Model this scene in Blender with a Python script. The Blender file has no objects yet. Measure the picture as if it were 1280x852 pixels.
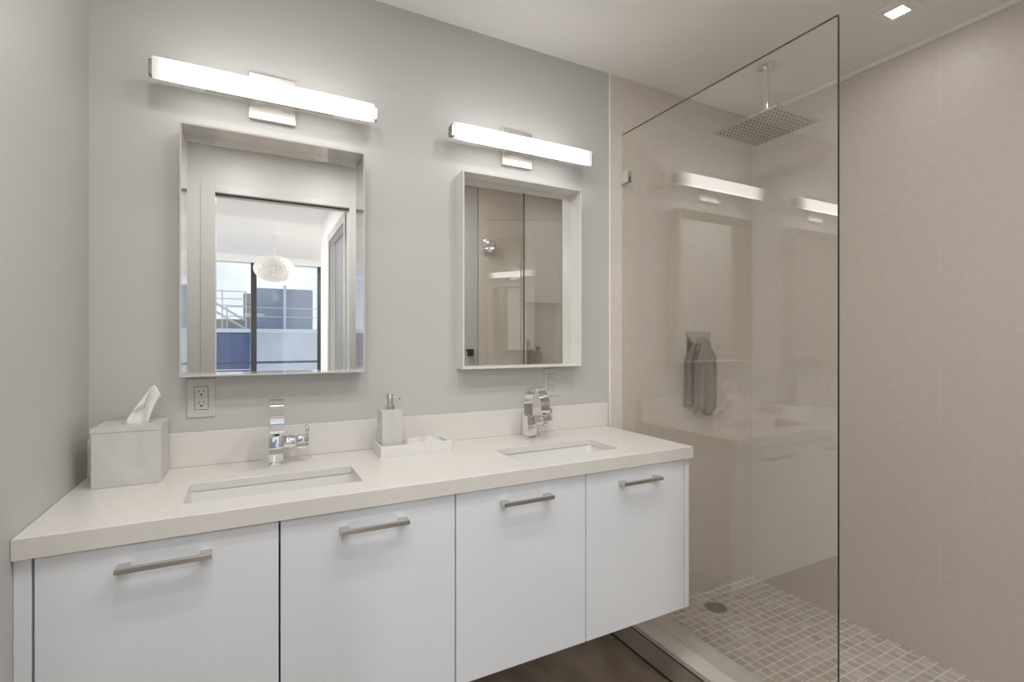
import bpy, bmesh, math, random
from mathutils import Vector, Matrix
random.seed(7)
C = bpy.context.scene.collection
PI = math.pi

# ------------------------------------------------------------------ camera
cam_d = bpy.data.cameras.new('camera'); cam = bpy.data.objects.new('camera', cam_d); C.objects.link(cam)
cam_d.sensor_width = 36; cam_d.lens = 620.2 / 1280 * 36; cam_d.clip_start = .02
cam.location = (0, 0, 1.30); cam.rotation_euler = (PI/2, 0, -math.radians(27.632))
bpy.context.scene.camera = cam

# ------------------------------------------------------------------ exposure, lamp powers
vs = bpy.context.scene.view_settings
vs.view_transform = 'Standard'; vs.look = 'None'; vs.gamma = 1; vs.use_curve_mapping = False
vs.exposure = 0.42
SKY = 1.0
BAR_EMIT = 2.7
SHOWER_W, BATH_W, HALL_W, BED_W = .35, 2.35, 9.5, 52.0  # bath, hall and bedroom powers drive lamps added out of view
bpy.context.scene.cycles.max_bounces = 14
bpy.context.scene.cycles.diffuse_bounces = 7
bpy.context.scene.cycles.glossy_bounces = 8
bpy.context.scene.cycles.transparent_max_bounces = 24
bpy.context.scene.cycles.sample_clamp_indirect = 4

# ------------------------------------------------------------------ world: pale blue sky with clouds
w = bpy.data.worlds.new('sky'); bpy.context.scene.world = w; w.use_nodes = True
nt = w.node_tree; N = nt.nodes; L = nt.links
bg = N['Background']
tc = N.new('ShaderNodeTexCoord'); sp = N.new('ShaderNodeSeparateXYZ'); L.new(tc.outputs['Generated'], sp.inputs[0])
rmp = N.new('ShaderNodeValToRGB'); L.new(sp.outputs['Z'], rmp.inputs[0])
e = rmp.color_ramp.elements
e[0].position = 0.0; e[0].color = (.86, .90, .95, 1)
e[1].position = .5; e[1].color = (.22, .45, .85, 1)
m_ = rmp.color_ramp.elements.new(.12); m_.color = (.50, .70, .95, 1)
nz = N.new('ShaderNodeTexNoise'); nz.inputs['Scale'].default_value = 3.2; nz.inputs['Detail'].default_value = 6
L.new(tc.outputs['Generated'], nz.inputs['Vector'])
cr = N.new('ShaderNodeValToRGB'); L.new(nz.outputs['Fac'], cr.inputs[0])
cr.color_ramp.elements[0].position = .47; cr.color_ramp.elements[1].position = .66
mx = N.new('ShaderNodeMixRGB'); L.new(cr.outputs[0], mx.inputs[0]); L.new(rmp.outputs[0], mx.inputs[1]); mx.inputs[2].default_value = (.95, .96, .97, 1)
L.new(mx.outputs[0], bg.inputs[0]); bg.inputs[1].default_value = SKY

# ------------------------------------------------------------------ materials
def s2l(c):
    return tuple(((v/255)/12.92 if v/255 <= .04045 else ((v/255+.055)/1.055)**2.4) for v in c) + (1,)
def mat(name, col, rough=.5, metal=0, spec=.5, coat=0, bump=0, bscale=300, vary=0, vscale=6, srgb=False):
    m = bpy.data.materials.new(name); m.use_nodes = True
    b = m.node_tree.nodes['Principled BSDF']; n = m.node_tree.nodes; l = m.node_tree.links
    col = tuple(col) + (1,) if len(col) == 3 else col
    b.inputs['Base Color'].default_value = col
    b.inputs['Roughness'].default_value = rough; b.inputs['Metallic'].default_value = metal
    b.inputs['Specular IOR Level'].default_value = spec; b.inputs['Coat Weight'].default_value = coat
    b.inputs['Coat Roughness'].default_value = .02
    t = n.new('ShaderNodeTexCoord')
    if vary:
        z = n.new('ShaderNodeTexNoise'); z.inputs['Scale'].default_value = vscale; z.inputs['Detail'].default_value = 5
        l.new(t.outputs['Object'], z.inputs['Vector'])
        r = n.new('ShaderNodeMapRange'); l.new(z.outputs['Fac'], r.inputs[0]); r.inputs[1].default_value = .3; r.inputs[2].default_value = .7
        r.inputs[3].default_value = 1-vary; r.inputs[4].default_value = 1+vary
        h = n.new('ShaderNodeMixRGB'); h.blend_type = 'MULTIPLY'; h.inputs[0].default_value = 1
        h.inputs[1].default_value = col; l.new(r.outputs[0], h.inputs[2]); l.new(h.outputs[0], b.inputs['Base Color'])
    if bump:
        z = n.new('ShaderNodeTexNoise'); z.inputs['Scale'].default_value = bscale; z.inputs['Detail'].default_value = 3
        l.new(t.outputs['Object'], z.inputs['Vector'])
        u = n.new('ShaderNodeBump'); u.inputs['Strength'].default_value = bump; u.inputs['Distance'].default_value = .002
        l.new(z.outputs['Fac'], u.inputs['Height']); l.new(u.outputs[0], b.inputs['Normal'])
    return m
def emit(name, col, s):
    m = bpy.data.materials.new(name); m.use_nodes = True
    b = m.node_tree.nodes['Principled BSDF']; b.inputs['Base Color'].default_value = (.9, .9, .9, 1)
    b.inputs['Emission Color'].default_value = tuple(col) + (1,); b.inputs['Emission Strength'].default_value = s
    b.inputs['Roughness'].default_value = .3
    return m
def glass(name, tint, f0=.085):
    m = bpy.data.materials.new(name); m.use_nodes = True; n = m.node_tree.nodes; l = m.node_tree.links
    n.remove(n['Principled BSDF']); out = n['Material Output']
    g = n.new('ShaderNodeNewGeometry'); d = n.new('ShaderNodeVectorMath'); d.operation = 'DOT_PRODUCT'
    l.new(g.outputs['Incoming'], d.inputs[0]); l.new(g.outputs['Normal'], d.inputs[1])
    a = n.new('ShaderNodeMath'); a.operation = 'ABSOLUTE'; l.new(d.outputs['Value'], a.inputs[0])
    s = n.new('ShaderNodeMath'); s.operation = 'SUBTRACT'; s.inputs[0].default_value = 1; l.new(a.outputs[0], s.inputs[1])
    p = n.new('ShaderNodeMath'); p.operation = 'POWER'; l.new(s.outputs[0], p.inputs[0]); p.inputs[1].default_value = 5
    q = n.new('ShaderNodeMath'); q.operation = 'MULTIPLY_ADD'; l.new(p.outputs[0], q.inputs[0]); q.inputs[1].default_value = 1-f0; q.inputs[2].default_value = f0
    t = n.new('ShaderNodeBsdfTransparent'); t.inputs[0].default_value = tuple(tint) + (1,)
    gl = n.new('ShaderNodeBsdfGlossy'); gl.inputs['Roughness'].default_value = 0.0; gl.inputs[0].default_value = (1, 1, 1, 1)
    mm = n.new('ShaderNodeMixShader'); l.new(q.outputs[0], mm.inputs[0]); l.new(t.outputs[0], mm.inputs[1]); l.new(gl.outputs[0], mm.inputs[2])
    l.new(mm.outputs[0], out.inputs[0]); return m
def tile_mat(name, axis, bw, bh, off, c1, c2, cm, mortar, rough, shift=(0, 0), offset=.5, bump=.3, smooth=.1, fine=.03, spec=.5):
    """axis 'xz','yz','xy' : which world axes carry the tile grid"""
    m = bpy.data.materials.new(name); m.use_nodes = True; n = m.node_tree.nodes; l = m.node_tree.links
    b = n['Principled BSDF']; b.inputs['Roughness'].default_value = rough; b.inputs['Specular IOR Level'].default_value = spec
    t = n.new('ShaderNodeTexCoord'); s = n.new('ShaderNodeSeparateXYZ'); l.new(t.outputs['Object'], s.inputs[0])
    k = n.new('ShaderNodeCombineXYZ'); l.new(s.outputs[axis[0].upper()], k.inputs[0]); l.new(s.outputs[axis[1].upper()], k.inputs[1])
    mp = n.new('ShaderNodeMapping'); l.new(k.outputs[0], mp.inputs[0]); mp.inputs['Location'].default_value = (shift[0], shift[1], 0)
    br = n.new('ShaderNodeTexBrick'); l.new(mp.outputs[0], br.inputs[0])
    br.offset = offset; br.inputs['Scale'].default_value = 1; br.inputs['Brick Width'].default_value = bw; br.inputs['Row Height'].default_value = bh
    br.inputs['Mortar Size'].default_value = mortar; br.inputs['Mortar Smooth'].default_value = smooth; br.inputs['Bias'].default_value = 0
    br.inputs[1].default_value = s2l(c1); br.inputs[2].default_value = s2l(c2); br.inputs[3].default_value = s2l(cm)
    z = n.new('ShaderNodeTexNoise'); z.inputs['Scale'].default_value = 40; z.inputs['Detail'].default_value = 6; l.new(t.outputs['Object'], z.inputs['Vector'])
    r = n.new('ShaderNodeMapRange'); l.new(z.outputs['Fac'], r.inputs[0]); r.inputs[1].default_value = .3; r.inputs[2].default_value = .7
    r.inputs[3].default_value = 1-fine; r.inputs[4].default_value = 1+fine
    h = n.new('ShaderNodeMixRGB'); h.blend_type = 'MULTIPLY'; h.inputs[0].default_value = 1
    l.new(br.outputs['Color'], h.inputs[1]); l.new(r.outputs[0], h.inputs[2]); l.new(h.outputs[0], b.inputs['Base Color'])
    u = n.new('ShaderNodeBump'); u.inputs['Strength'].default_value = bump; u.inputs['Distance'].default_value = .002; u.invert = True
    l.new(br.outputs['Fac'], u.inputs['Height']); l.new(u.outputs[0], b.inputs['Normal'])
    return m
def marble(name, base, vein, scale=9, rough=.25):
    m = bpy.data.materials.new(name); m.use_nodes = True; n = m.node_tree.nodes; l = m.node_tree.links
    b = n['Principled BSDF']; b.inputs['Roughness'].default_value = rough
    t = n.new('ShaderNodeTexCoord')
    z = n.new('ShaderNodeTexNoise'); z.inputs['Scale'].default_value = scale; z.inputs['Detail'].default_value = 4; z.inputs['Distortion'].default_value = 1.2
    l.new(t.outputs['Object'], z.inputs['Vector'])
    r = n.new('ShaderNodeValToRGB'); l.new(z.outputs['Fac'], r.inputs[0]); E_ = r.color_ramp.elements
    E_[0].position = .40; E_[0].color = s2l(base); E_[1].position = .62; E_[1].color = s2l(base)
    v = E_.new(.50); v.color = s2l(vein)
    l.new(r.outputs[0], b.inputs['Base Color']); return m

M = {}
M['paint'] = mat('wall paint', s2l((198, 197, 195)), .42, bump=.04, bscale=220)
M['ceil'] = mat('ceiling paint', s2l((243, 242, 240)), .6, bump=.03, bscale=220)
M['bedwall'] = mat('bedroom paint', s2l((240, 240, 240)), .6)
M['trimwhite'] = mat('trim paint', s2l((196, 195, 193)), .3)
M['white_strip'] = mat('white edge strip', s2l((245, 244, 241)), .35)
TA = dict(bw=2.44, bh=.305, off=.5, c1=(218, 210, 201), c2=(217, 209, 200), cm=(226, 219, 211), mortar=.0010, rough=.38, bump=.15, spec=.4)
M['tile_xz'] = tile_mat('beige tile facing room', 'xz', shift=(.1, -1.55+.305*6), **TA)
M['tile_yz'] = tile_mat('beige tile side', 'yz', shift=(.28, -1.55+.305*6), **TA)
M['mosaic'] = tile_mat('mosaic floor tile', 'xy', .042, .042, 0, (224, 216, 210), (200, 190, 184), (243, 240, 236), .0034, .24, shift=(.01, .02), offset=0, bump=.6, fine=.10)
M['curb_tile'] = mat('grey porcelain', s2l((176, 167, 156)), .35, vary=.10, vscale=5)
M['curb_top'] = marble('white marble sill', (222, 219, 213), (216, 212, 206), 4, .2)
M['joint'] = mat('dark grout', s2l((70, 62, 54)), .8)
M['floor'] = None
def floor_mat():
    m = bpy.data.materials.new('brown stone-look floor'); m.use_nodes = True; n = m.node_tree.nodes; l = m.node_tree.links
    b = n['Principled BSDF']; b.inputs['Roughness'].default_value = .32
    t = n.new('ShaderNodeTexCoord'); mp = n.new('ShaderNodeMapping'); l.new(t.outputs['Object'], mp.inputs[0]); mp.inputs['Scale'].default_value = (5, 2, 3)
    z = n.new('ShaderNodeTexNoise'); z.inputs['Scale'].default_value = 1.6; z.inputs['Detail'].default_value = 7; l.new(mp.outputs[0], z.inputs['Vector'])
    r = n.new('ShaderNodeValToRGB'); l.new(z.outputs['Fac'], r.inputs[0])
    r.color_ramp.elements[0].position = .32; r.color_ramp.elements[0].color = s2l((128, 114, 100))
    r.color_ramp.elements[1].position = .70; r.color_ramp.elements[1].color = s2l((172, 157, 142))
    l.new(r.outputs[0], b.inputs['Base Color']); return m
M['floor'] = floor_mat()
M['lacquer'] = mat('white gloss lacquer', s2l((236, 240, 246)), .10, coat=.3)
M['carcass'] = mat('white melamine', s2l((205, 205, 204)), .5)
M['quartz'] = mat('white quartz', s2l((225, 222, 218)), .22, vary=.012, vscale=60)
M['ceramic'] = mat('white ceramic', s2l((230, 229, 227)), .08, coat=.5)
M['chrome'] = mat('chrome', (.82, .82, .83), .06, metal=1)
M['satin'] = mat('satin nickel', (.62, .60, .57), .24, metal=1)
M['brushed'] = mat('brushed nickel plate', (.76, .74, .71), .27, metal=.85)
M['drain'] = mat('worn drain metal', s2l((196, 190, 180)), .4, metal=.1)
M['nozzle'] = mat('grey rubber', s2l((118, 112, 104)), .6)
M['bronze'] = mat('dark end plate', (.34, .31, .29), .25, metal=1)
M['mirror'] = mat('mirror silver', (.90, .90, .88), 0.0, metal=1)
M['mirror_frame'] = mat('glossy silver lacquer lining', (.66, .64, .62), .06, metal=.15)
M['white_frame'] = mat('white lacquer frame', s2l((228, 226, 223)), .3)
M['plastic'] = mat('white plastic', s2l((201, 200, 198)), .3)
M['black'] = mat('black slot', (.012, .012, .012), .6)
M['tissue'] = mat('tissue paper', s2l((240, 239, 237)), .95)
M['marble'] = marble('white marble', (212, 210, 206), (205, 203, 199), 5, .3)
M['stoneware'] = marble('white stoneware', (230, 228, 225), (227, 225, 221), 8, .35)
M['cloth'] = mat('white terry', s2l((226, 223, 219)), .95, bump=.5, bscale=900)
M['towel'] = mat('grey terry', s2l((148, 139, 130)), .95, bump=.6, bscale=700)
M['glass'] = glass('shower glass', (.993, .994, .984))
M['glass_edge'] = mat('glass edge', (.05, .065, .055), .08)
M['pane'] = glass('window glass', (.94, .95, .96), .04)
M['black_frame'] = mat('black aluminium', s2l((44, 44, 48)), .4)
M['grey_door'] = mat('grey door paint', s2l((142, 142, 144)), .4)
M['bronze_hinge'] = mat('dark bronze', (.10, .09, .07), .3, metal=.9)
M['bottle'] = mat('dark bottle', s2l((50, 46, 36)), .2)
M['amber'] = mat('amber bottle', s2l((120, 100, 50)), .2)
M['petal'] = mat('white petal plastic', s2l((245, 244, 242)), .35)
M['stucco'] = mat('pale blue stucco', s2l((206, 208, 212)), .9, vary=.06, vscale=2)
M['stucco_grey'] = mat('grey blue stucco', s2l((172, 172, 176)), .9, vary=.05, vscale=1.2)
M['blue_wall'] = mat('blue painted wall', s2l((84, 98, 130)), .85, vary=.12, vscale=1.5)
M['slab'] = mat('pale concrete ledge', s2l((214, 218, 224)), .9)
M['rail_white'] = mat('white railing paint', s2l((228, 220, 208)), .5)
M['tan'] = mat('tan wall', s2l((190, 174, 150)), .9)
M['balcony_rail'] = mat('dark balcony rail', s2l((70, 74, 84)), .5)
M['shower_emit'] = emit('downlight lens', (1, .98, .95), 7)
M['added_emit'] = emit('added downlight lens', (1, .98, .95), 8)  # lens of the lamps added in hall and bedroom

def bar_mat(k):
    m = bpy.data.materials.new('frosted lit glass'); m.use_nodes = True; n = m.node_tree.nodes; l = m.node_tree.links
    b = n['Principled BSDF']; b.inputs['Base Color'].default_value = (.42, .42, .41, 1); b.inputs['Roughness'].default_value = .3
    b.inputs['Emission Color'].default_value = (1, .985, .955, 1)
    t = n.new('ShaderNodeTexCoord'); s = n.new('ShaderNodeSeparateXYZ'); l.new(t.outputs['Object'], s.inputs[0])
    a = n.new('ShaderNodeMath'); a.operation = 'ABSOLUTE'; l.new(s.outputs['X'], a.inputs[0])
    r = n.new('ShaderNodeMapRange'); r.interpolation_type = 'SMOOTHSTEP'; l.new(a.outputs[0], r.inputs[0])
    r.inputs[1].default_value = .20; r.inputs[2].default_value = .300; r.inputs[3].default_value = BAR_EMIT*k; r.inputs[4].default_value = BAR_EMIT*k*.13
    l.new(r.outputs[0], b.inputs['Emission Strength']); return m
M['bar'] = bar_mat(1); M['bar_side'] = bar_mat(1.35)

# ------------------------------------------------------------------ mesh helpers
def box(bm, x0, x1, y0, y1, z0, z1, bev=0, seg=2):
    t = bmesh.new()
    bmesh.ops.create_cube(t, size=1, matrix=Matrix.Translation(((x0+x1)/2, (y0+y1)/2, (z0+z1)/2)) @ Matrix.Diagonal((abs(x1-x0), abs(y1-y0), abs(z1-z0), 1)))
    if bev: bmesh.ops.bevel(t, geom=t.edges[:], offset=bev, segments=seg, affect='EDGES', profile=.5)
    merge(bm, t)
def merge(bm, t, mtx=None):
    if mtx is not None: bmesh.ops.transform(t, matrix=mtx, verts=t.verts[:])
    me = bpy.data.meshes.new('tmp'); t.to_mesh(me); t.free(); bm.from_mesh(me); bpy.data.meshes.remove(me)
def cyl(bm, p, q, r, seg=32, r2=None, bev=0):
    p, q = Vector(p), Vector(q); d = q-p; t = bmesh.new()
    bmesh.ops.create_cone(t, cap_ends=True, segments=seg, radius1=r, radius2=r if r2 is None else r2, depth=d.length)
    if bev:
        es = [e for e in t.edges if abs(e.verts[0].co.z-e.verts[1].co.z) < 1e-6]
        bmesh.ops.bevel(t, geom=es, offset=bev, segments=2, affect='EDGES', profile=.5)
    merge(bm, t, Matrix.Translation((p+q)/2) @ d.to_track_quat('Z', 'Y').to_matrix().to_4x4())
def lathe(bm, prof, seg=40, c=(0, 0, 0)):
    rings = []
    for r, z in prof:
        rings.append([bm.verts.new((c[0]+r*math.cos(2*PI*i/seg), c[1]+r*math.sin(2*PI*i/seg), c[2]+z)) for i in range(seg)])
    for a, b in zip(rings, rings[1:]):
        for i in range(seg): bm.faces.new((a[i], a[(i+1) % seg], b[(i+1) % seg], b[i]))
    bm.faces.new(rings[0][::-1]); bm.faces.new(rings[-1])
def prism(bm, pts, axis, a, b, bev=0):
    """extrude a closed 2-D outline along an axis ('x': pts are (y,z); 'y': (x,z); 'z': (x,y))"""
    t = bmesh.new()
    def P(u, v, k): return {'x': (k, u, v), 'y': (u, k, v), 'z': (u, v, k)}[axis]
    A = [t.verts.new(P(u, v, a)) for u, v in pts]; B = [t.verts.new(P(u, v, b)) for u, v in pts]
    n = len(pts)
    for i in range(n): t.faces.new((A[i], A[(i+1) % n], B[(i+1) % n], B[i]))
    t.faces.new(A[::-1]); t.faces.new(B)
    bmesh.ops.recalc_face_normals(t, faces=t.faces[:])
    if bev: bmesh.ops.bevel(t, geom=t.edges[:], offset=bev, segments=2, affect='EDGES', profile=.5)
    merge(bm, t)
def obj(name, bm, m, parent=None, smooth=False, loc=(0, 0, 0)):
    me = bpy.data.meshes.new(name); bmesh.ops.recalc_face_normals(bm, faces=bm.faces[:]); bm.to_mesh(me); bm.free()
    ms = m if isinstance(m, (list, tuple)) else [m]
    for k in ms: me.materials.append(k)
    if smooth:
        for p in me.polygons: p.use_smooth = True
        try: me.set_sharp_from_angle(angle=math.radians(38))
        except Exception: pass
    o = bpy.data.objects.new(name, me); C.objects.link(o); o.location = loc
    if parent: o.parent = parent
    return o
def B(*a, **k):
    bm = bmesh.new(); box(bm, *a, **k); return bm
def tag(o, label, cat, group=None):
    o['label'] = label; o['category'] = cat
    if group: o['group'] = group
    return o
def thing(name, label, cat, loc=(0, 0, 0), rz=0, group=None):
    o = bpy.data.objects.new(name, None); C.objects.link(o); o.location = loc; o.rotation_euler.z = rz; o.empty_display_size = .05
    return tag(o, label, cat, group)
def struct(name, bm, m, parent=None):
    o = obj(name, bm, m, parent)
    if not parent: o['kind'] = 'structure'
    return o
def dup(root, loc, label=None):
    r = root.copy(); C.objects.link(r); r.location = loc
    if label: r['label'] = label
    for ch in list(root.children):
        c = ch.copy(); C.objects.link(c); c.parent = r
        for g in list(ch.children):
            d = g.copy(); C.objects.link(d); d.parent = c
    return r

# ------------------------------------------------------------------ room shell
XL, XR, XE = -.402, 2.375, 1.417        # left wall, right wall, end of the painted wall
YB, YF, YE = 1.765, -.015, -.015         # vanity wall, doorway wall face, far shower wall
ZC = 2.495
XG = 1.491                               # glass plane
DL, DR, DH = -.201, .591, 2.21          # doorway
struct('floor', B(XL-.1, XR+.1, -5.5, YB+.12, -.1, 0), M['floor'])
struct('ceiling', B(XL-.1, XR+.1, YE-.12, YB+.12, ZC, ZC+.1), M['ceil'])
struct('wall_left', B(XL-.1, XL, YF-.12, YB, 0, ZC), M['paint'])
struct('wall_back', B(XL-.1, XE-.004, YB, YB+.12, 0, ZC), M['paint'])
struct('wall_back_tiled', B(XE+.004, XR+.1, YB+.0005, YB+.12, 0, ZC), M['tile_xz'])
struct('trim_1', B(XE-.004, XE+.004, YB-.003, YB+.1, .0, ZC), M['white_strip'])
struct('wall_right', B(XR, XR+.1, YE, YB, 0, ZC), M['tile_yz'])
struct('trim_2', B(XR-.014, XR, YE, YB, ZC-.016, ZC), M['white_strip'])
# doorway wall with opening, then the return that deepens the shower
bm = bmesh.new()
box(bm, XL, DL, YF-.12, YF, 0, ZC); box(bm, DR, 1.55, YF-.12, YF, 0, ZC); box(bm, DL, DR, YF-.12, YF, DH, ZC)
struct('wall_front', bm, M['paint'])
# tiled end wall of the shower with a recessed shelf
NX0, NX1, NZ0, NZ1 = 1.985, 2.32, 1.06, 1.62
bm = bmesh.new()
box(bm, 1.556, NX0, YE-.12, YE, 0, ZC); box(bm, NX1, XR, YE-.12, YE, 0, ZC); box(bm, NX0, NX1, YE-.12, YE, 0, NZ0); box(bm, NX0, NX1, YE-.12, YE, NZ1, ZC)
box(bm, NX0-.01, NX1+.01, YE-.13, YE-.10, NZ0-.01, NZ1+.01)
struct('wall_front_tiled', bm, M['tile_xz'])
# door casing (room side) and jamb lining
bm = bmesh.new()
box(bm, DL-.075, DL, YF, YF+.005, 0, DH+.04, .002); box(bm, DR, DR+.055, YF, YF+.005, 0, DH+.04, .002); box(bm, DL, DR, YF, YF+.005, DH, DH+.04, .002)
struct('door_1', bm, M['trimwhite'])
struct('trim_3', B(DL, DR, YF-.045, YF-.03, DH-.006, DH), M['black_frame'])      # dark sliding-door track in the head
# shower floor and curb
struct('floor_shower', B(1.574, XR, YE, YB, 0, .045), M['mosaic'])
bm = bmesh.new(); box(bm, 1.418, 1.570, YF, YB, 0, .094)
cb = struct('shower_curb', bm, M['curb_tile'])
struct('curb_sill', B(1.414, 1.576, YF, YB, .098, .118, .002), M['curb_top'], cb)
struct('curb_joint', B(1.4146, 1.574, YF, YB, .093, .0985), M['joint'], cb)
struct('floor_joint', B(1.411, 1.419, YF, YB, 0.0, .004), M['joint'], cb)

# ------------------------------------------------------------------ floating vanity
V_TOP, V_BOT, V_Y = .885, .357, 1.2714
gaps = [-.3735, .0563, .4918, .9276, 1.3539]
van = thing('vanity_cabinet', 'long white gloss wall-hung vanity with four doors below the worktop', 'vanity', (.49, 1.52, V_BOT))
ox, oy, oz = van.location
def R(x0, x1, y0, y1, z0, z1, **k): return B(x0-ox, x1-ox, y0-oy, y1-oy, z0-oz, z1-oz, **k)
bm = bmesh.new()
def rb(x0, x1, y0, y1, z0, z1): box(bm, x0-ox, x1-ox, y0-oy, y1-oy, z0-oz, z1-oz)
y0c, y1c = V_Y+.022, YB-.001
rb(-.372, 1.354, y0c, y1c, V_BOT+.001, V_BOT+.019); rb(-.372, 1.354, y1c-.012, y1c, V_BOT+.019, V_TOP)
for xc in (-.363, .4918, 1.345): rb(xc-.009, xc+.009, y0c, y1c-.012, V_BOT+.019, V_TOP)
rb(-.354, .4828, y0c, y0c+.05, V_TOP-.018, V_TOP); rb(.5008, 1.336, y0c, y0c+.05, V_TOP-.018, V_TOP)
obj('body', bm, M['carcass'], van)
obj('side_panel', R(1.3555, 1.3763, V_Y, YB-.001, V_BOT, V_TOP, bev=.001), M['lacquer'], van)
obj('filler_strip', R(XL+.0003, -.3755, V_Y, YB-.001, V_BOT, V_TOP, bev=.001), M['lacquer'], van)
for i in range(4):
    a, b = gaps[i]+.002, gaps[i+1]-.002
    d = obj('door', R(a, b, V_Y, V_Y+.02, V_BOT, V_TOP-.003, bev=.0012), M['lacquer'], van)
    cxh = (a+b)/2 - .002; zh = 1.3-.4605; bm = bmesh.new()
    box(bm, cxh-.0835-ox, cxh+.0835-ox, V_Y-.034-oy, V_Y-.024-oy, zh-.0055-oz, zh+.0055-oz, .001)
    for s in (-1, 1): box(bm, cxh+s*.072-.011-ox, cxh+s*.072+.011-ox, V_Y-.026-oy, V_Y-oy, zh-.0055-oz, zh+.0055-oz, .001)
    h = obj('handle', bm, M['satin'], d); h['label'] = 'flat satin metal bar handle'

# worktop with two sink openings, splashback as its part
S1, S2 = (-.142, .262), (.733, 1.137); SY = (1.357, 1.537)
ct = thing('countertop', 'long white quartz worktop with splashback on the vanity', 'countertop', (.49, 1.5, V_TOP))
ox, oy, oz = ct.location
xs = [XL+.001, S1[0], S1[1], S2[0], S2[1], 1.3834]; ys = [1.259, SY[0], SY[1], YB-.001]
bm = bmesh.new()
grid = {}
def gv(i, j, z):
    if (i, j, z) not in grid: grid[(i, j, z)] = bm.verts.new((xs[i]-ox, ys[j]-oy, z-oz))
    return grid[(i, j, z)]
ZT, ZU = .927, .906
cells = [(i, j) for i in range(5) for j in range(3) if not (j == 1 and i in (1, 3))]
for i, j in cells:
    bm.faces.new([gv(i, j, ZT), gv(i+1, j, ZT), gv(i+1, j+1, ZT), gv(i, j+1, ZT)])
    bm.faces.new([gv(i, j, ZU), gv(i, j+1, ZU), gv(i+1, j+1, ZU), gv(i+1, j, ZU)])
    for (di, dj, p, q) in ((-1, 0, (0, 0), (0, 1)), (1, 0, (1, 0), (1, 1)), (0, -1, (0, 0), (1, 0)), (0, 1, (0, 1), (1, 1))):
        if (i+di, j+dj) not in cells:
            A_, B_ = (i+p[0], j+p[1]), (i+q[0], j+q[1])
            bm.faces.new([gv(*A_, ZT), gv(*B_, ZT), gv(*B_, ZU), gv(*A_, ZU)])
bmesh.ops.recalc_face_normals(bm, faces=bm.faces[:])
sl = obj('slab', bm, M['quartz'], ct)
APR = bmesh.new()
box(APR, XL+.001-ox, 1.3836-ox, 1.2588-oy, 1.2695-oy, .8865-oz, ZT-.0012-oz); box(APR, 1.3785-ox, 1.3836-ox, 1.2695-oy, YB-.001-oy, .8865-oz, ZT-.0012-oz)
obj('apron', APR, M['quartz'], ct)
bv = sl.modifiers.new('ease', 'BEVEL'); bv.width = .0012; bv.segments = 2; bv.limit_method = 'ANGLE'
bs_ = obj('backsplash', B(-.897, .897, -.009, .009, 0, 1.3-.272-ZT, bev=.001), M['quartz'], None, loc=(.4955, YB-.0105, ZT+.0004))
tag(bs_, 'low white quartz splashback along the wall behind the faucets', 'backsplash')

# undermount sinks
def make_sink(loc, label):
    s = thing('sink', label, 'sink', loc, group='undermount sinks in the worktop')
    W, D, H = .218, .106, .135
    bm = bmesh.new(); rings = []
    def rr(hw, hd, r, z, n=6):
        v = []
        for sx, sy, a0 in ((1, 1, 0), (-1, 1, PI/2), (-1, -1, PI), (1, -1, 1.5*PI)):
            for k in range(n+1):
                a = a0 + k*PI/2/n
                v.append(bm.verts.new((sx*(hw-r)+r*math.cos(a), sy*(hd-r)+r*math.sin(a), z)))
        return v
    prof = [(W+.012, D+.008, .02, 0), (W-.012, D-.012, .018, 0), (W-.014, D-.014, .02, -.008), (W-.022, D-.02, .028, -.085), (W-.04, D-.035, .04, -.118), (W-.09, D-.07, .03, -.130), (.026, .026, .0259, -.1335),
            ]
    rings = [rr(*p) for p in prof]
    out = [rr(W-.07, D-.05, .05, -.142), rr(W-.008, D-.006, .04, -.10), rr(W+.0, D+.0, .02, -.012), rr(W+.012, D+.008, .02, -.012)]
    allr = rings
    for a, b in zip(allr, allr[1:]):
        for i in range(len(a)): bm.faces.new((a[i], a[(i+1) % len(a)], b[(i+1) % len(a)], b[i]))
    bm.faces.new(rings[-1])
    for a, b in zip(out, out[1:]+[rings[0]]):
        for i in range(len(a)): bm.faces.new((a[i], a[(i+1) % len(a)], b[(i+1) % len(a)], b[i]))
    bm.faces.new(out[0][::-1])
    obj('basin', bm, M['ceramic'], s, smooth=True)
    bm = bmesh.new(); lathe(bm, [(.022, -.1335), (.022, -.130), (.018, -.129), (.008, -.1295)])
    obj('drain', bm, M['chrome'], s, smooth=True)
    return s
sk = make_sink(((S1[0]+S1[1])/2, (SY[0]+SY[1])/2, ZU-.0005), 'white rectangular sink in the worktop under the mirror that shows the window')
dup(sk, ((S2[0]+S2[1])/2, (SY[0]+SY[1])/2, ZU-.0005), 'white rectangular sink in the worktop nearest the glass shower panel')

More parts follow.
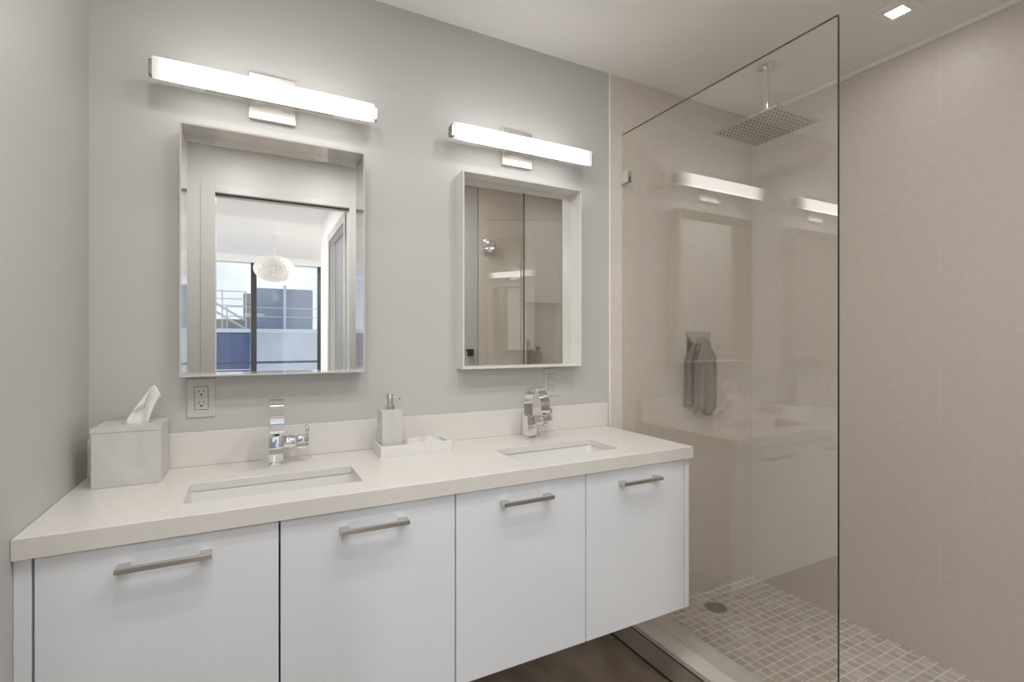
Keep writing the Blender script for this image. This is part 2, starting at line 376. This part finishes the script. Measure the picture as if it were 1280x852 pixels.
# faucets: square post, flat band curling over as spout, side block with lever
def make_faucet(loc, label):
    f = thing('faucet', label, 'faucet', loc, group='chrome basin faucets')
    obj('base_plate', B(-.029, .029, -.029, .029, 0, .008, bev=.0015), M['chrome'], f, smooth=True)
    bm = bmesh.new(); box(bm, -.0205, .0205, -.022, .022, .008, .088, .002)
    obj('body', bm, M['chrome'], f, smooth=True)
    # spout band: profile in (y,z)
    pts = []; th = .011
    path = [(.0145, .084), (.0145, .120)]
    for k in range(1, 25):
        a = k/24*math.radians(196); cy_, cz_, ry, rz = -.048, .130, .0625, .066
        path.append((cy_+ry*math.cos(a), cz_+rz*math.sin(a)))
    Lr, Rr = [], []
    for i, (y, z) in enumerate(path):
        p0 = Vector(path[max(i-1, 0)]); p1 = Vector(path[min(i+1, len(path)-1)]); t = (p1-p0).normalized(); n = Vector((-t.y, t.x))
        k = th/2*(1+.35*i/len(path))
        Lr.append((y+n.x*k, z+n.y*k)); Rr.append((y-n.x*k, z-n.y*k))
    bm = bmesh.new(); sec = []
    for (a, b) in zip(Lr, Rr):
        sec.append([bm.verts.new((x, p[0], p[1])) for x, p in ((-.0195, a), (.0195, a), (.0195, b), (-.0195, b))])
    for a, b in zip(sec, sec[1:]):
        for i in range(4): bm.faces.new((a[i], a[(i+1) % 4], b[(i+1) % 4], b[i]))
    bm.faces.new(sec[0][::-1]); bm.faces.new(sec[-1])
    sp_ = obj('spout', bm, M['chrome'], f, smooth=True)
    bv_ = sp_.modifiers.new('ease', 'BEVEL'); bv_.width = .0012; bv_.segments = 2; bv_.limit_method = 'ANGLE'; bv_.angle_limit = math.radians(50)
    tip = path[-1]; bm = bmesh.new(); cyl(bm, (0, tip[0]+.0003, tip[1]+.004), (0, tip[0]+.001, tip[1]-.006), .0065, 20)
    ae = obj('aerator', bm, M['black'], sp_); ae['label'] = 'dark outlet of the spout'
    bm = bmesh.new(); cyl(bm, (.0205, 0, .064), (.052, 0, .064), .0205, 40, bev=.0015)
    cyl(bm, (.052, 0, .064), (.0555, 0, .064), .017, 32)
    obj('valve_body', bm, M['chrome'], f, smooth=True)
    bm = bmesh.new(); box(bm, .0555, .092, -.020, .020, .044, .082, .002)
    box(bm, .083, .0925, -.019, .019, .080, .112, .0015)
    obj('lever', bm, M['chrome'], f, smooth=True)
    return f
fc = make_faucet((.0625, 1.662, ZT), 'chrome faucet standing behind the sink nearer the tissue box')
dup(fc, (.946, 1.662, ZT), 'chrome faucet standing behind the sink nearer the glass shower panel')

# ------------------------------------------------------------------ things on the worktop
tb = thing('tissue_box', 'square white marble tissue box in the worktop corner by left wall', 'tissue box', (-.286, 1.6625, ZT))
bm = bmesh.new()
# cover: four sides and a lid with an oval slot
hw, hd, ht, wt = .0727, .0725, .152, .009
box(bm, -hw, hw, -hd, -hd+wt, 0, ht-.012, .0015); box(bm, -hw, hw, hd-wt, hd, 0, ht-.012, .0015)
box(bm, -hw, -hw+wt, -hd+wt, hd-wt, 0, ht-.012); box(bm, hw-wt, hw, -hd+wt, hd-wt, 0, ht-.012)
obj('cover', bm, M['marble'], tb)
bm = bmesh.new(); n = 48; top, bot = ht, ht-.012
def ring(f, z): return [bm.verts.new((*f(2*PI*i/n), z)) for i in range(n)]
def sq(a):
    c_, s_ = math.cos(a), math.sin(a); k = 1/max(abs(c_), abs(s_)); return (c_*k*(hw+.001), s_*k*(hd+.001))
def ov(a): return (.045*math.cos(a), .016*math.sin(a))
a_, b_, c_, d_ = ring(sq, top), ring(ov, top), ring(ov, bot), ring(sq, bot)
for p, q in ((a_, b_), (b_, c_), (c_, d_), (d_, a_)):
    for i in range(n): bm.faces.new((p[i], p[(i+1) % n], q[(i+1) % n], q[i]))
obj('lid', bm, M['marble'], tb)
# tissue: a pleated sheet rising from the slot and leaning to the right
bm = bmesh.new(); nu, nv = 22, 18; V = []
for j in range(nv+1):
    t = j/nv; row = []
    for i in range(nu+1):
        u = i/nu - .5
        wid = .058 - .022*t + .006*math.sin(t*PI)
        x = .004 + u*wid + .040*t*t
        y = .009*math.sin(u*8+t*2.2)*(1-.3*t) + .010*math.sin(t*2.6)
        z = ht-.022 + .122*t - .030*t*abs(u*2)**2 - .022*t*max(0, -u*2)
        row.append(bm.verts.new((x, y, z)))
    V.append(row)
for j in range(nv):
    for i in range(nu): bm.faces.new((V[j][i], V[j][i+1], V[j+1][i+1], V[j+1][i]))
ts = obj('tissue_sheet', bm, M['tissue'], None, smooth=True, loc=tb.location)
tag(ts, 'white paper tissue pulled up out of the marble tissue box', 'tissue')
so = ts.modifiers.new('thick', 'SOLIDIFY'); so.thickness = .0012

tr = thing('vanity_tray', 'rectangular white stone tray on the worktop between the sinks', 'tray', (.4805, 1.643, ZT))
bm = bmesh.new(); tw, td, th_ = .119, .056, .036
box(bm, -tw, tw, -td, td, 0, .009, .001)
box(bm, -tw, tw, -td, -td+.008, .009, th_, .001); box(bm, -tw, tw, td-.008, td, .009, th_, .001)
box(bm, -tw, -tw+.008, -td+.008, td-.008, .009, th_, .001); box(bm, tw-.008, tw, -td+.008, td-.008, .009, th_, .001)
obj('base', bm, M['stoneware'], tr)

sd = thing('soap_dispenser', 'square white marble soap dispenser with chrome pump standing in the tray', 'soap dispenser', (.4055, 1.647, ZT+.0095))
obj('bottle', B(-.034, .034, -.034, .034, 0, .136, bev=.0015), M['marble'], sd)
bm = bmesh.new(); lathe(bm, [(.0165, .136), (.0165, .153), (.012, .155), (.012, .155)], 32)
obj('collar', bm, M['chrome'], sd, smooth=True)
bm = bmesh.new(); lathe(bm, [(.0115, .155), (.0115, .186), (.010, .189), (.004, .190)], 32)
cyl(bm, (.008, -.005, .178), (.027, -.014, .176), .0042, 16); cyl(bm, (.0265, -.0138, .178), (.0275, -.0142, .170), .004, 14)
obj('pump_head', bm, M['chrome'], sd, smooth=True)

# folded white washcloth lying in the tray, just showing over the rim
bm = bmesh.new(); nu, nv = 30, 14; V = []
for j in range(nv+1):
    row = []
    for i in range(nu+1):
        u, v = i/nu, j/nv
        e_ = min(1, min(u, 1-u, v, 1-v)*7); e_ = math.sqrt(max(e_, 0))
        z = .0005 + e_*(.026 + .006*math.sin(u*13+1)*math.sin(v*4+.6) + .004*math.sin(u*23+v*5))
        row.append(bm.verts.new((-.07+.14*u, -.042+.084*v, z)))
    V.append(row)
for j in range(nv):
    for i in range(nu): bm.faces.new((V[j][i], V[j][i+1], V[j+1][i+1], V[j+1][i]))
bm.faces.new([V[0][i] for i in range(nu+1)][::-1] + [V[j][0] for j in range(1, nv+1)] + [V[nv][i] for i in range(1, nu+1)] + [V[j][nu] for j in range(nv-1, 0, -1)])
wc = obj('washcloth', bm, M['cloth'], None, smooth=True, loc=(.517, 1.643, ZT+.0095))
tag(wc, 'crumpled white washcloth lying in the white stone tray', 'washcloth')

# ------------------------------------------------------------------ mirrors in deep frames
def make_mirror(x0, x1, z0, z1, label, fm):
    cx_ = (x0+x1)/2; t = thing('mirror', label, 'mirror', (cx_, YB, z0), group='framed mirrors over the sinks')
    hw, H, d, th = (x1-x0)/2, z1-z0, .075, .005
    bm = bmesh.new()
    box(bm, -hw, -hw+th, -d, -.0005, 0, H, .0006); box(bm, hw-th, hw, -d, -.0005, 0, H, .0006)
    box(bm, -hw+th, hw-th, -d, -.0005, H-th, H, .0006); box(bm, -hw+th, hw-th, -d, -.0005, 0, th, .0006)
    obj('frame', bm, fm, t)
    obj('mirror_glass', B(-hw+th, hw-th, -.0065, -.0015, th, H-th), M['mirror'], t)
    return t
MZ0, MZ1 = 1.3-.1035, 1.3+.6255
make_mirror(-.184, .3325, MZ0, MZ1, 'deep-framed mirror above the tissue box side, showing a doorway and window', M['mirror_frame'])
make_mirror(.683, 1.2115, MZ0, MZ1, 'white-framed mirror nearest the shower, showing beige shower tile', M['white_frame'])

# ------------------------------------------------------------------ vanity lights
def make_light(xc, label):
    t = thing('vanity_light', label, 'wall light', (xc, YB, 1.3+.770), group='bar lights over the mirrors')
    obj('back_plate', B(-.0675, .0675, -.014, -.0005, -.073, .070, bev=.002), M['brushed'], t)
    bm = bmesh.new(); box(bm, -.18, .18, -.057, -.036, -.030, -.014, .002); box(bm, -.03, .03, -.037, -.014, -.030, .004, .001)
    obj('bracket', bm, M['satin'], t)
    c = .011; y0, y1, z0, z1 = -.106, -.047, -.050, .0155
    pts = [(y0, -.0430), (y0+.009, -.0475), (-.066, -.034), (-.058, -.026), (-.058, .004), (-.066, .010), (y0+.010, .0155), (y0, .010)]
    bm = bmesh.new(); prism(bm, pts, 'x', -.3015, .3015, .0022)
    df = obj('diffuser', bm, [M['bar'], M['bar_side'], M['satin']], t, smooth=False); df['label'] = 'frosted white glowing glass bar'
    for p in df.data.polygons: p.material_index = 0 if p.normal.y < -.75 else (2 if p.normal.y > .6 else 1)
    for s in (-1, 1):
        bm = bmesh.new(); a = s*.3016; b = s*.3105
        ep = [(-.098, -.036), (-.092, -.041), (-.066, -.033), (-.060, -.028), (-.060, .002), (-.066, .006), (-.092, .008), (-.098, .003)]
        prism(bm, ep, 'x', min(a, b), max(a, b), .001)
        k = obj('end_cap', bm, M['bronze'], t); k['label'] = 'dark metal end cap'
    return t
make_light(.0577, 'lit white glass bar light above the mirror with the window reflection')
make_light(.9414, 'lit white glass bar light above the mirror nearest the shower')

# ------------------------------------------------------------------ wall outlets
def make_outlet(xc, label):
    t = thing('outlet', label, 'electrical outlet', (xc, YB, 1.3-.172), group='white outlets under the mirrors')
    bm = bmesh.new(); box(bm, -.0365, .0365, -.005, -.0003, -.058, .058, .0015)
    obj('cover_plate', bm, M['plastic'], t)
    bm = bmesh.new(); box(bm, -.0180, .0180, -.0052, -.0048, -.0352, .0352)
    rc_ = obj('gap_line', bm, M['joint'], t); rc_['label'] = 'fine dark line around the receptacle'
    obj('receptacle', B(-.0168, .0168, -.0068, -.005, -.034, .034, bev=.0008), M['plastic'], t)
    bm = bmesh.new()
    for zc in (.017, -.017):
        box(bm, -.0075, -.0058, -.0071, -.006, zc+.001, zc+.009); box(bm, .0056, .0072, -.0071, -.006, zc+.0015, zc+.0085)
        cyl(bm, (0, -.0071, zc-.0065), (0, -.006, zc-.0065), .0027, 16)
    sl_ = obj('slots', bm, M['black'], t); sl_['label'] = 'dark plug holes'
    return t
make_outlet(-.136, 'white wall outlet under the mirror with the window reflection')
make_outlet(1.1095, 'white wall outlet under the mirror nearest the shower')

# ------------------------------------------------------------------ shower glass
def glass_part(name, bm_args, parent, thin):
    bm = B(*bm_args); o = obj(name, bm, [M['glass'], M['glass_edge']], parent)
    for p in o.data.polygons: p.material_index = 0 if abs(p.normal[thin]) > .9 or p.normal.z < -.9 or p.normal.y > .9 else 1
    return o
PY0, PZ0, PZ1 = .827, .1185, 1.3+.936
gp = thing('shower_screen', 'tall fixed clear glass shower panel standing on the curb beside the vanity', 'shower screen', (XG, (PY0+YB)/2, PZ0))
hy = (YB-PY0)/2
glass_part('glass_pane', (-.005, .005, -hy, hy-.002, 0, PZ1-PZ0), gp, 0)
for zc in (.735, -.88):
    z = 1.3+zc-PZ0; bm = bmesh.new()
    box(bm, -.011, -.0052, hy-.048, hy-.0015, z-.025, z+.025, .001); box(bm, .0052, .011, hy-.048, hy-.0015, z-.025, z+.025, .001)
    box(bm, -.011, .011, hy-.0018, hy-.0006, z-.025, z+.025)
    cl = obj('clamp', bm, M['chrome'], gp); cl['label'] = 'small square metal wall clamp'
# hinged glass door, standing open into the shower
ang = math.radians(28)
gd = thing('shower_door', 'clear glass shower door standing open, seen in the mirror nearest the shower', 'shower door', (1.585, .012, .125), ang)
glass_part('glass_leaf', (.035, .775, -.005, .005, 0, PZ1-.125), gd, 1)
for zc in (.735, -.85):
    z = 1.3+zc-.125; bm = bmesh.new()
    box(bm, .004, .095, -.0115, -.0053, z-.045, z+.045, .001); box(bm, .004, .095, .0053, .0115, z-.045, z+.045, .001)
    cyl(bm, (.0, 0, z-.045), (.0, 0, z+.045), .008, 20)
    hn = obj('hinge', bm, M['chrome'], gd, smooth=True); hn['label'] = 'square chrome wall hinge'

# rain shower head hanging from the ceiling
rh = thing('rain_shower_head', 'flat square rain shower head on a rod from the ceiling', 'shower head', (1.966, 1.392, 1.3+.921))
bm = bmesh.new(); box(bm, -.148, .148, -.155, .155, 0, .009, .003)
hd_ = obj('head_plate', bm, M['satin'], rh)
bm = bmesh.new()
for i in range(13):
    for j in range(13):
        t = bmesh.new(); bmesh.ops.create_cone(t, cap_ends=True, segments=8, radius1=.0028, radius2=.0034, depth=.003)
        merge(bm, t, Matrix.Translation(((i-6)*.0205, (j-6)*.0215, -.001)))
nzl = obj('nozzles', bm, M['nozzle'], hd_); nzl['label'] = 'rows of small dark rubber nozzles'
bm = bmesh.new(); lathe(bm, [(.024, .009), (.022, .018), (.0125, .026), (.0125, ZC-1.3-.921-.012)], 32)
obj('rod', bm, M['chrome'], rh, smooth=True)
bm = bmesh.new(); zz = ZC-1.3-.921; lathe(bm, [(.018, zz-.020), (.036, zz-.014), (.038, zz-.0005)], 40)
obj('flange', bm, M['chrome'], rh, smooth=True)

# shower valve and grey towel hung on it
vx, vz = 1.972, 1.3-.030
va = thing('shower_valve', 'square metal shower valve on the tiled wall, partly under the grey towel', 'shower valve', (vx, YB, vz))
obj('trim_plate', B(-.083, .083, -.008, -.0006, -.077, .077, bev=.0015), M['satin'], va)
bm = bmesh.new(); cyl(bm, (0, -.008, .008), (0, -.055, .008), .021, 32, bev=.002)
obj('knob', bm, M['chrome'], va, smooth=True)
bm = bmesh.new(); box(bm, .02, .085, -.058, -.044, .0, .012, .002)
obj('lever', bm, M['chrome'], va, smooth=True)

bm = bmesh.new(); nu, nv = 36, 44; V = []
top_z, drop = .046, .365
for j in range(nv+1):
    t = j/nv; row = []
    for i in range(nu+1):
        u = i/nu*2-1
        wid = .018 + .052*min(1, (t/.38))**.6 + .006*t
        x = -.004 + u*wid + .004*math.sin(t*9)
        fold = .007*math.sin(u*8+1)*min(1, t*2) + .004*math.sin(u*15+t*5)
        if t < .10: yy = -.066 + .0*t
        z = top_z - drop*t - .03*(u*u)*max(0, 1-t*3.5) - (.012*math.sin(u*4+.7) if t > .8 else 0)*(t-.8)*5
        y = -.082 - .010*math.sin(min(1, t*4)*PI/2) + fold + .02*max(0, t-.5)
        row.append(bm.verts.new((x, y, z)))
    V.append(row)
for j in range(nv):
    for i in range(nu): bm.faces.new((V[j][i], V[j][i+1], V[j+1][i+1], V[j+1][i]))
# back flap, shorter and to the left, joined over the knob
W_ = []
for j in range(nv+1):
    t = j/nv; row = []
    for i in range(nu+1):
        u = i/nu*2-1
        wid = .018 + .048*min(1, (t/.30))**.6
        x = -.016 + u*wid; z = top_z + .002 - .335*t - .03*(u*u)*max(0, 1-t*3.5)
        y = -.060 + .034*min(1, t*3) + .005*math.sin(u*9+2)
        if abs(x) < .026 and -.02 < z < .034: y = -.064
        row.append(bm.verts.new((x, y, z)))
    W_.append(row)
for j in range(nv):
    for i in range(nu): bm.faces.new((W_[j][i], W_[j][i+1], W_[j+1][i+1], W_[j+1][i]))
for i in range(nu): bm.faces.new((V[0][i], V[0][i+1], W_[0][i+1], W_[0][i]))
tw_ = obj('hand_towel', bm, M['towel'], None, smooth=True, loc=(vx-.022, YB+.016, vz))
tag(tw_, 'grey hand towel hanging from the shower valve on the tiled wall', 'towel')
so = tw_.modifiers.new('thick', 'SOLIDIFY'); so.thickness = .005; so.offset = 0

# floor drain
dr = thing('floor_drain', 'round metal drain in the mosaic shower floor', 'floor drain', (1.935, 1.625, .0452))
bm = bmesh.new(); lathe(bm, [(.055, -.002), (.055, .0015), (.050, .003), (.046, .003), (.045, .0012)], 48)
obj('ring', bm, M['drain'], dr, smooth=True)
bm = bmesh.new()
for k in range(1, 6):
    for i in range(k*6):
        a = 2*PI*i/(k*6)+k*.3; r = k*.0082
        t = bmesh.new(); bmesh.ops.create_cone(t, cap_ends=True, segments=8, radius1=.0024, radius2=.0024, depth=.001)
        merge(bm, t, Matrix.Translation((r*math.cos(a), r*math.sin(a), .0018)))
ho = obj('holes', bm, M['black'], dr); ho['label'] = 'ring of small dark holes'

# ceiling fittings
def downlight(loc, label, size, lens, power, em, lamp, blend=None):
    t = thing('recessed_light', label, 'ceiling light', loc, group='recessed ceiling lights')
    bm = bmesh.new(); h = size/2; k = lens/2
    for a in ((-h, h, -h, -k), (-h, h, k, h), (-h, -k, -k, k), (k, h, -k, k)): box(bm, *a, -.005, -.0003, .0008)
    obj('trim_ring', bm, M['white_strip'], t)
    obj('lens', B(-k, k, -k, k, -.003, -.0005), em, t)
    ld = bpy.data.lights.new('downlight_lamp', 'AREA'); ld.shape = 'SQUARE'; ld.size = lamp; ld.energy = power; ld.color = (1, .985, .955)
    lo = bpy.data.objects.new('downlight_lamp', ld); C.objects.link(lo); lo.parent = t; lo.location = (0, 0, -.012)
    return t
downlight((2.072, .945, ZC), 'small lit square ceiling light above the shower', .128, .058, SHOWER_W, M['shower_emit'], .12)
for x, nx in ((-.08, 'by the left wall'), (.47, 'above the middle of the floor'), (1.02, 'by the shower glass')):  # six lamps added outside the frame to help light the bathroom
    for y, ny in ((.46, 'near the doorway'), (.76, 'in front of the vanity')):
        downlight((x, y, ZC), 'added unseen bathroom ceiling light %s, %s' % (nx, ny), .128, .058, BATH_W, M['shower_emit'], .12)
bm = bmesh.new(); lathe(bm, [(.040, -.005), (.044, -.0035), (.044, -.0003)], 40)
sc = obj('sprinkler_cover', bm, M['ceil'], None, smooth=True, loc=(2.265, 1.487, ZC))
tag(sc, 'round flush cover plate on the shower ceiling beside the right wall', 'ceiling cover')

# robe hook on the doorway wall, bottles in the recessed shelf
rk = thing('robe_hook', 'small dark metal hook on white wall, seen in the mirror nearest the shower', 'hook', (1.48, YF, 1.3-.085))
obj('hook_plate', B(-.03, .03, 0.0003, .008, .012, .022, bev=.001), M['bronze_hinge'], rk)
obj('hook_arm', B(-.020, .020, .0003, .035, -.028, .0125, bev=.002), M['bronze_hinge'], rk)
for x, h, mk, lb in ((2.03, .24, 'bottle', 'tall dark bottle in the recessed shower shelf'), (2.12, .19, 'amber', 'short amber bottle in the recessed shower shelf')):
    bt = thing('bottle', lb, 'bottle', (x, YE-.05, NZ0), group='bottles in the shower shelf')
    bm = bmesh.new(); lathe(bm, [(.028, .0005), (.030, .004), (.030, h*.72), (.014, h*.82), (.012, h*.86)], 28)
    obj('flask', bm, M[mk], bt, smooth=True)
    bm = bmesh.new(); lathe(bm, [(.015, h*.855), (.015, h), (.013, h+.002)], 24); obj('cap', bm, M['black'], bt, smooth=True)

# ------------------------------------------------------------------ hall and bedroom seen in the mirror
HX, HY, BZ, BY = .626, -1.93, 2.65, -5.34
struct('wall_hall_right', (lambda bm: (box(bm, HX, HX+.12, HY, -1.24, 0, ZC), box(bm, HX, HX+.12, -.42, YF-.12, 0, ZC), box(bm, HX, HX+.12, -1.24, -.42, 2.2, ZC), bm)[-1])(bmesh.new()), M['bedwall'])
d2 = struct('door_2', B(HX+.045, HX+.085, -1.24, -.42, .005, 2.195), M['grey_door'])
bm = bmesh.new(); box(bm, HX-.014, HX, -1.31, -1.24, 0, 2.27, .002); box(bm, HX-.014, HX, -.42, -.35, 0, 2.27, .002); box(bm, HX-.014, HX, -1.24, -.42, 2.2, 2.27, .002)
struct('door_casing', bm, M['trimwhite'], d2)
struct('wall_hall_left', B(-1.02, -.9, HY, YF-.12, 0, ZC), M['bedwall'])
struct('wall_hall_front', B(-.9, XL-.1, YF-.12, YF-.02, 0, ZC), M['bedwall'])
struct('ceiling_hall', B(-1.02, HX+.12, HY, YE-.12, ZC, ZC+.1), M['bedwall'])
struct('ceiling_hall_left', B(-1.02, XL-.1, YE-.12, YF-.02, ZC, ZC+.1), M['bedwall'])
struct('ceiling_bedroom', B(-2.8, 2.4, BY-.2, HY, BZ, BZ+.1), M['bedwall'])
struct('ceiling_step', (lambda bm: (box(bm, -2.8, -1.02, HY, HY+.12, 0, BZ), box(bm, HX+.12, 2.4, HY, HY+.12, 0, BZ), box(bm, -1.02, HX+.12, HY, HY+.05, ZC+.1, BZ), bm)[-1])(bmesh.new()), M['bedwall'])
struct('wall_bedroom_left', B(-2.9, -2.8, BY, HY, 0, BZ), M['bedwall'])
struct('wall_bedroom_right', B(2.4, 2.5, BY, HY, 0, BZ), M['bedwall'])
WX0, WX1, WT = -2.2, 1.03, 2.545
bm = bmesh.new(); box(bm, -2.8, WX0, BY-.2, BY, 0, BZ); box(bm, WX1, 2.4, BY-.2, BY, 0, BZ); box(bm, WX0, WX1, BY-.2, BY, WT, BZ)
struct('wall_bedroom_window', bm, M['bedwall'])
bm = bmesh.new()
for a, b in ((WX0, WX0+.05), (-.02, .062), (.975, WX1)): box(bm, a, b, BY-.13, BY-.05, 0.0, WT)
box(bm, WX0, WX1, BY-.13, BY-.05, 0.0, .06)
wn = struct('window_1', bm, M['black_frame'])
for a, b in ((WX0+.05, -.02), (.062, .975)): struct('pane', B(a, b, BY-.095, BY-.087, .06, WT), M['pane'], wn)

# pendant lamp: flattened ball covered in small open flowers
pd = thing('pendant_lamp', 'white flower-covered pendant lamp hanging in bedroom, seen in the mirror', 'pendant lamp', (.243, -3.337, 1.3+.897))
bm = bmesh.new(); lathe(bm, [(.055, BZ-1.3-.897-.028), (.06, BZ-1.3-.897-.012), (.06, BZ-1.3-.897-.0005)], 36); obj('canopy', bm, M['petal'], pd, smooth=True)
bm = bmesh.new(); cyl(bm, (0, 0, .14), (0, 0, BZ-1.3-.897-.02), .003, 10); obj('cord', bm, M['plastic'], pd)
bm = bmesh.new()
ra, rz_ = .225, .150
t = bmesh.new(); bmesh.ops.create_uvsphere(t, u_segments=40, v_segments=20, radius=1); bmesh.ops.scale(t, vec=(ra-.02, ra-.02, rz_-.02), verts=t.verts[:]); merge(bm, t)
nf = 330
for k in range(nf):
    z = 1-2*(k+.5)/nf; r = math.sqrt(1-z*z); a = k*2.399963
    nrm = Vector((r*math.cos(a)/ra, r*math.sin(a)/ra, z/rz_)).normalized(); p = Vector((r*math.cos(a)*ra, r*math.sin(a)*ra, z*rz_))
    q = nrm.to_track_quat('Z', 'Y').to_matrix(); base = bm.verts.new(p - nrm*.022)
    rim = []
    for i in range(10):
        an = 2*PI*i/10; rr_ = .021 if i % 2 == 0 else .013
        rim.append(bm.verts.new(p + q @ Vector((rr_*math.cos(an), rr_*math.sin(an), .012 if i % 2 == 0 else .004))))
    for i in range(10): bm.faces.new((base, rim[i], rim[(i+1) % 10]))
obj('shade', bm, M['petal'], pd)
downlight((-.1, -1.15, ZC), 'added unseen ceiling light in the hall outside the bathroom', .128, .058, HALL_W, M['added_emit'], .12)  # unseen lamp added to brighten the hall
for x in (-1.3, 1.3):  # pair of unseen lamps added to lift the bedroom brightness
    downlight((x, -3.5, BZ), 'added unseen ceiling light in the bedroom %s' % ('left of the pendant' if x > 0 else 'right of the pendant'), .128, .058, BED_W, M['added_emit'], .3)

# ------------------------------------------------------------------ outside: balcony rail and the neighbouring roof
br = thing('balcony_railing', 'dark metal balcony railing outside the bedroom window', 'railing', (0, -6.35, 0))
bm = bmesh.new(); box(bm, -2.5, 2.5, -.025, .025, .90, .94, .003); obj('top_rail', bm, M['balcony_rail'], br)
bm = bmesh.new()
for z in (.80, .70, .6, .5, .4, .3, .2): cyl(bm, (-2.5, 0, z), (2.5, 0, z), .008, 10)
obj('bars', bm, M['rail_white'], br)
for x in (-2.4, -.9, 1.6): obj('post', B(x-.02, x+.02, -.02, .02, -.1, .90), M['balcony_rail'], br)
struct('floor_balcony', B(-3, 3, -6.5, -5.54, -.2, -.02), M['slab'])
bl = thing('neighbouring_building', 'pale blue and blue painted building across from the bedroom window', 'building', (0, -11.3, -6))
def W2(x0, x1, y0, y1, z0, z1): return B(x0, x1, y0+11.3, y1+11.3, z0+6, z1+6)
obj('wall', W2(-.05, 7, -16, -11.3, -6, 1.52), M['stucco'], bl)
bw_ = obj('wall', W2(-7, -.05, -16, -11.2, -6, 1.50), M['blue_wall'], bl); bw_['label'] = 'blue painted wall section'
obj('ledge', W2(-7, 7, -16, -11.1, 1.52, 1.62), M['slab'], bl)
obj('roof_block', W2(.10, 1.56, -15, -12.0, 1.62, 2.78), M['stucco_grey'], bl)
obj('corner_post', W2(.78, .84, -11.95, -11.75, 1.62, 2.86), M['slab'], bl)
obj('chimney_stack', W2(-.22, -.04, -12.6, -12.1, 1.62, 2.62), M['tan'], bl)
obj('parapet', W2(-2.0, -.25, -14.5, -14.2, 1.62, 1.98), M['tan'], bl)
sr = thing('roof_railing', 'white metal roof railing with sloping stair rails on the neighbouring building', 'railing', (-.6, -11.6, 1.62))
bm = bmesh.new()
for x in (-1.4, -.75, -.1, .45): cyl(bm, (x, 0, 0), (x, 0, 1.02), .016, 10)
for z in (.62, .80, 1.0): cyl(bm, (-1.4, 0, z), (.45, 0, z), .014, 10)
obj('guard_rail', bm, M['rail_white'], sr)
bm = bmesh.new()
for dz in (0, .22): cyl(bm, (-.5, -.12, .62+dz), (.42, -.12, .02+dz), .026, 10)
cyl(bm, (.0, -.2, .02), (.0, -.2, .62), .014, 10); cyl(bm, (.0, -.2, .6), (3.0, -.2, .6), .012, 10); cyl(bm, (.0, -.2, .35), (3.0, -.2, .35), .012, 10)
obj('stair_rail', bm, M['rail_white'], sr)
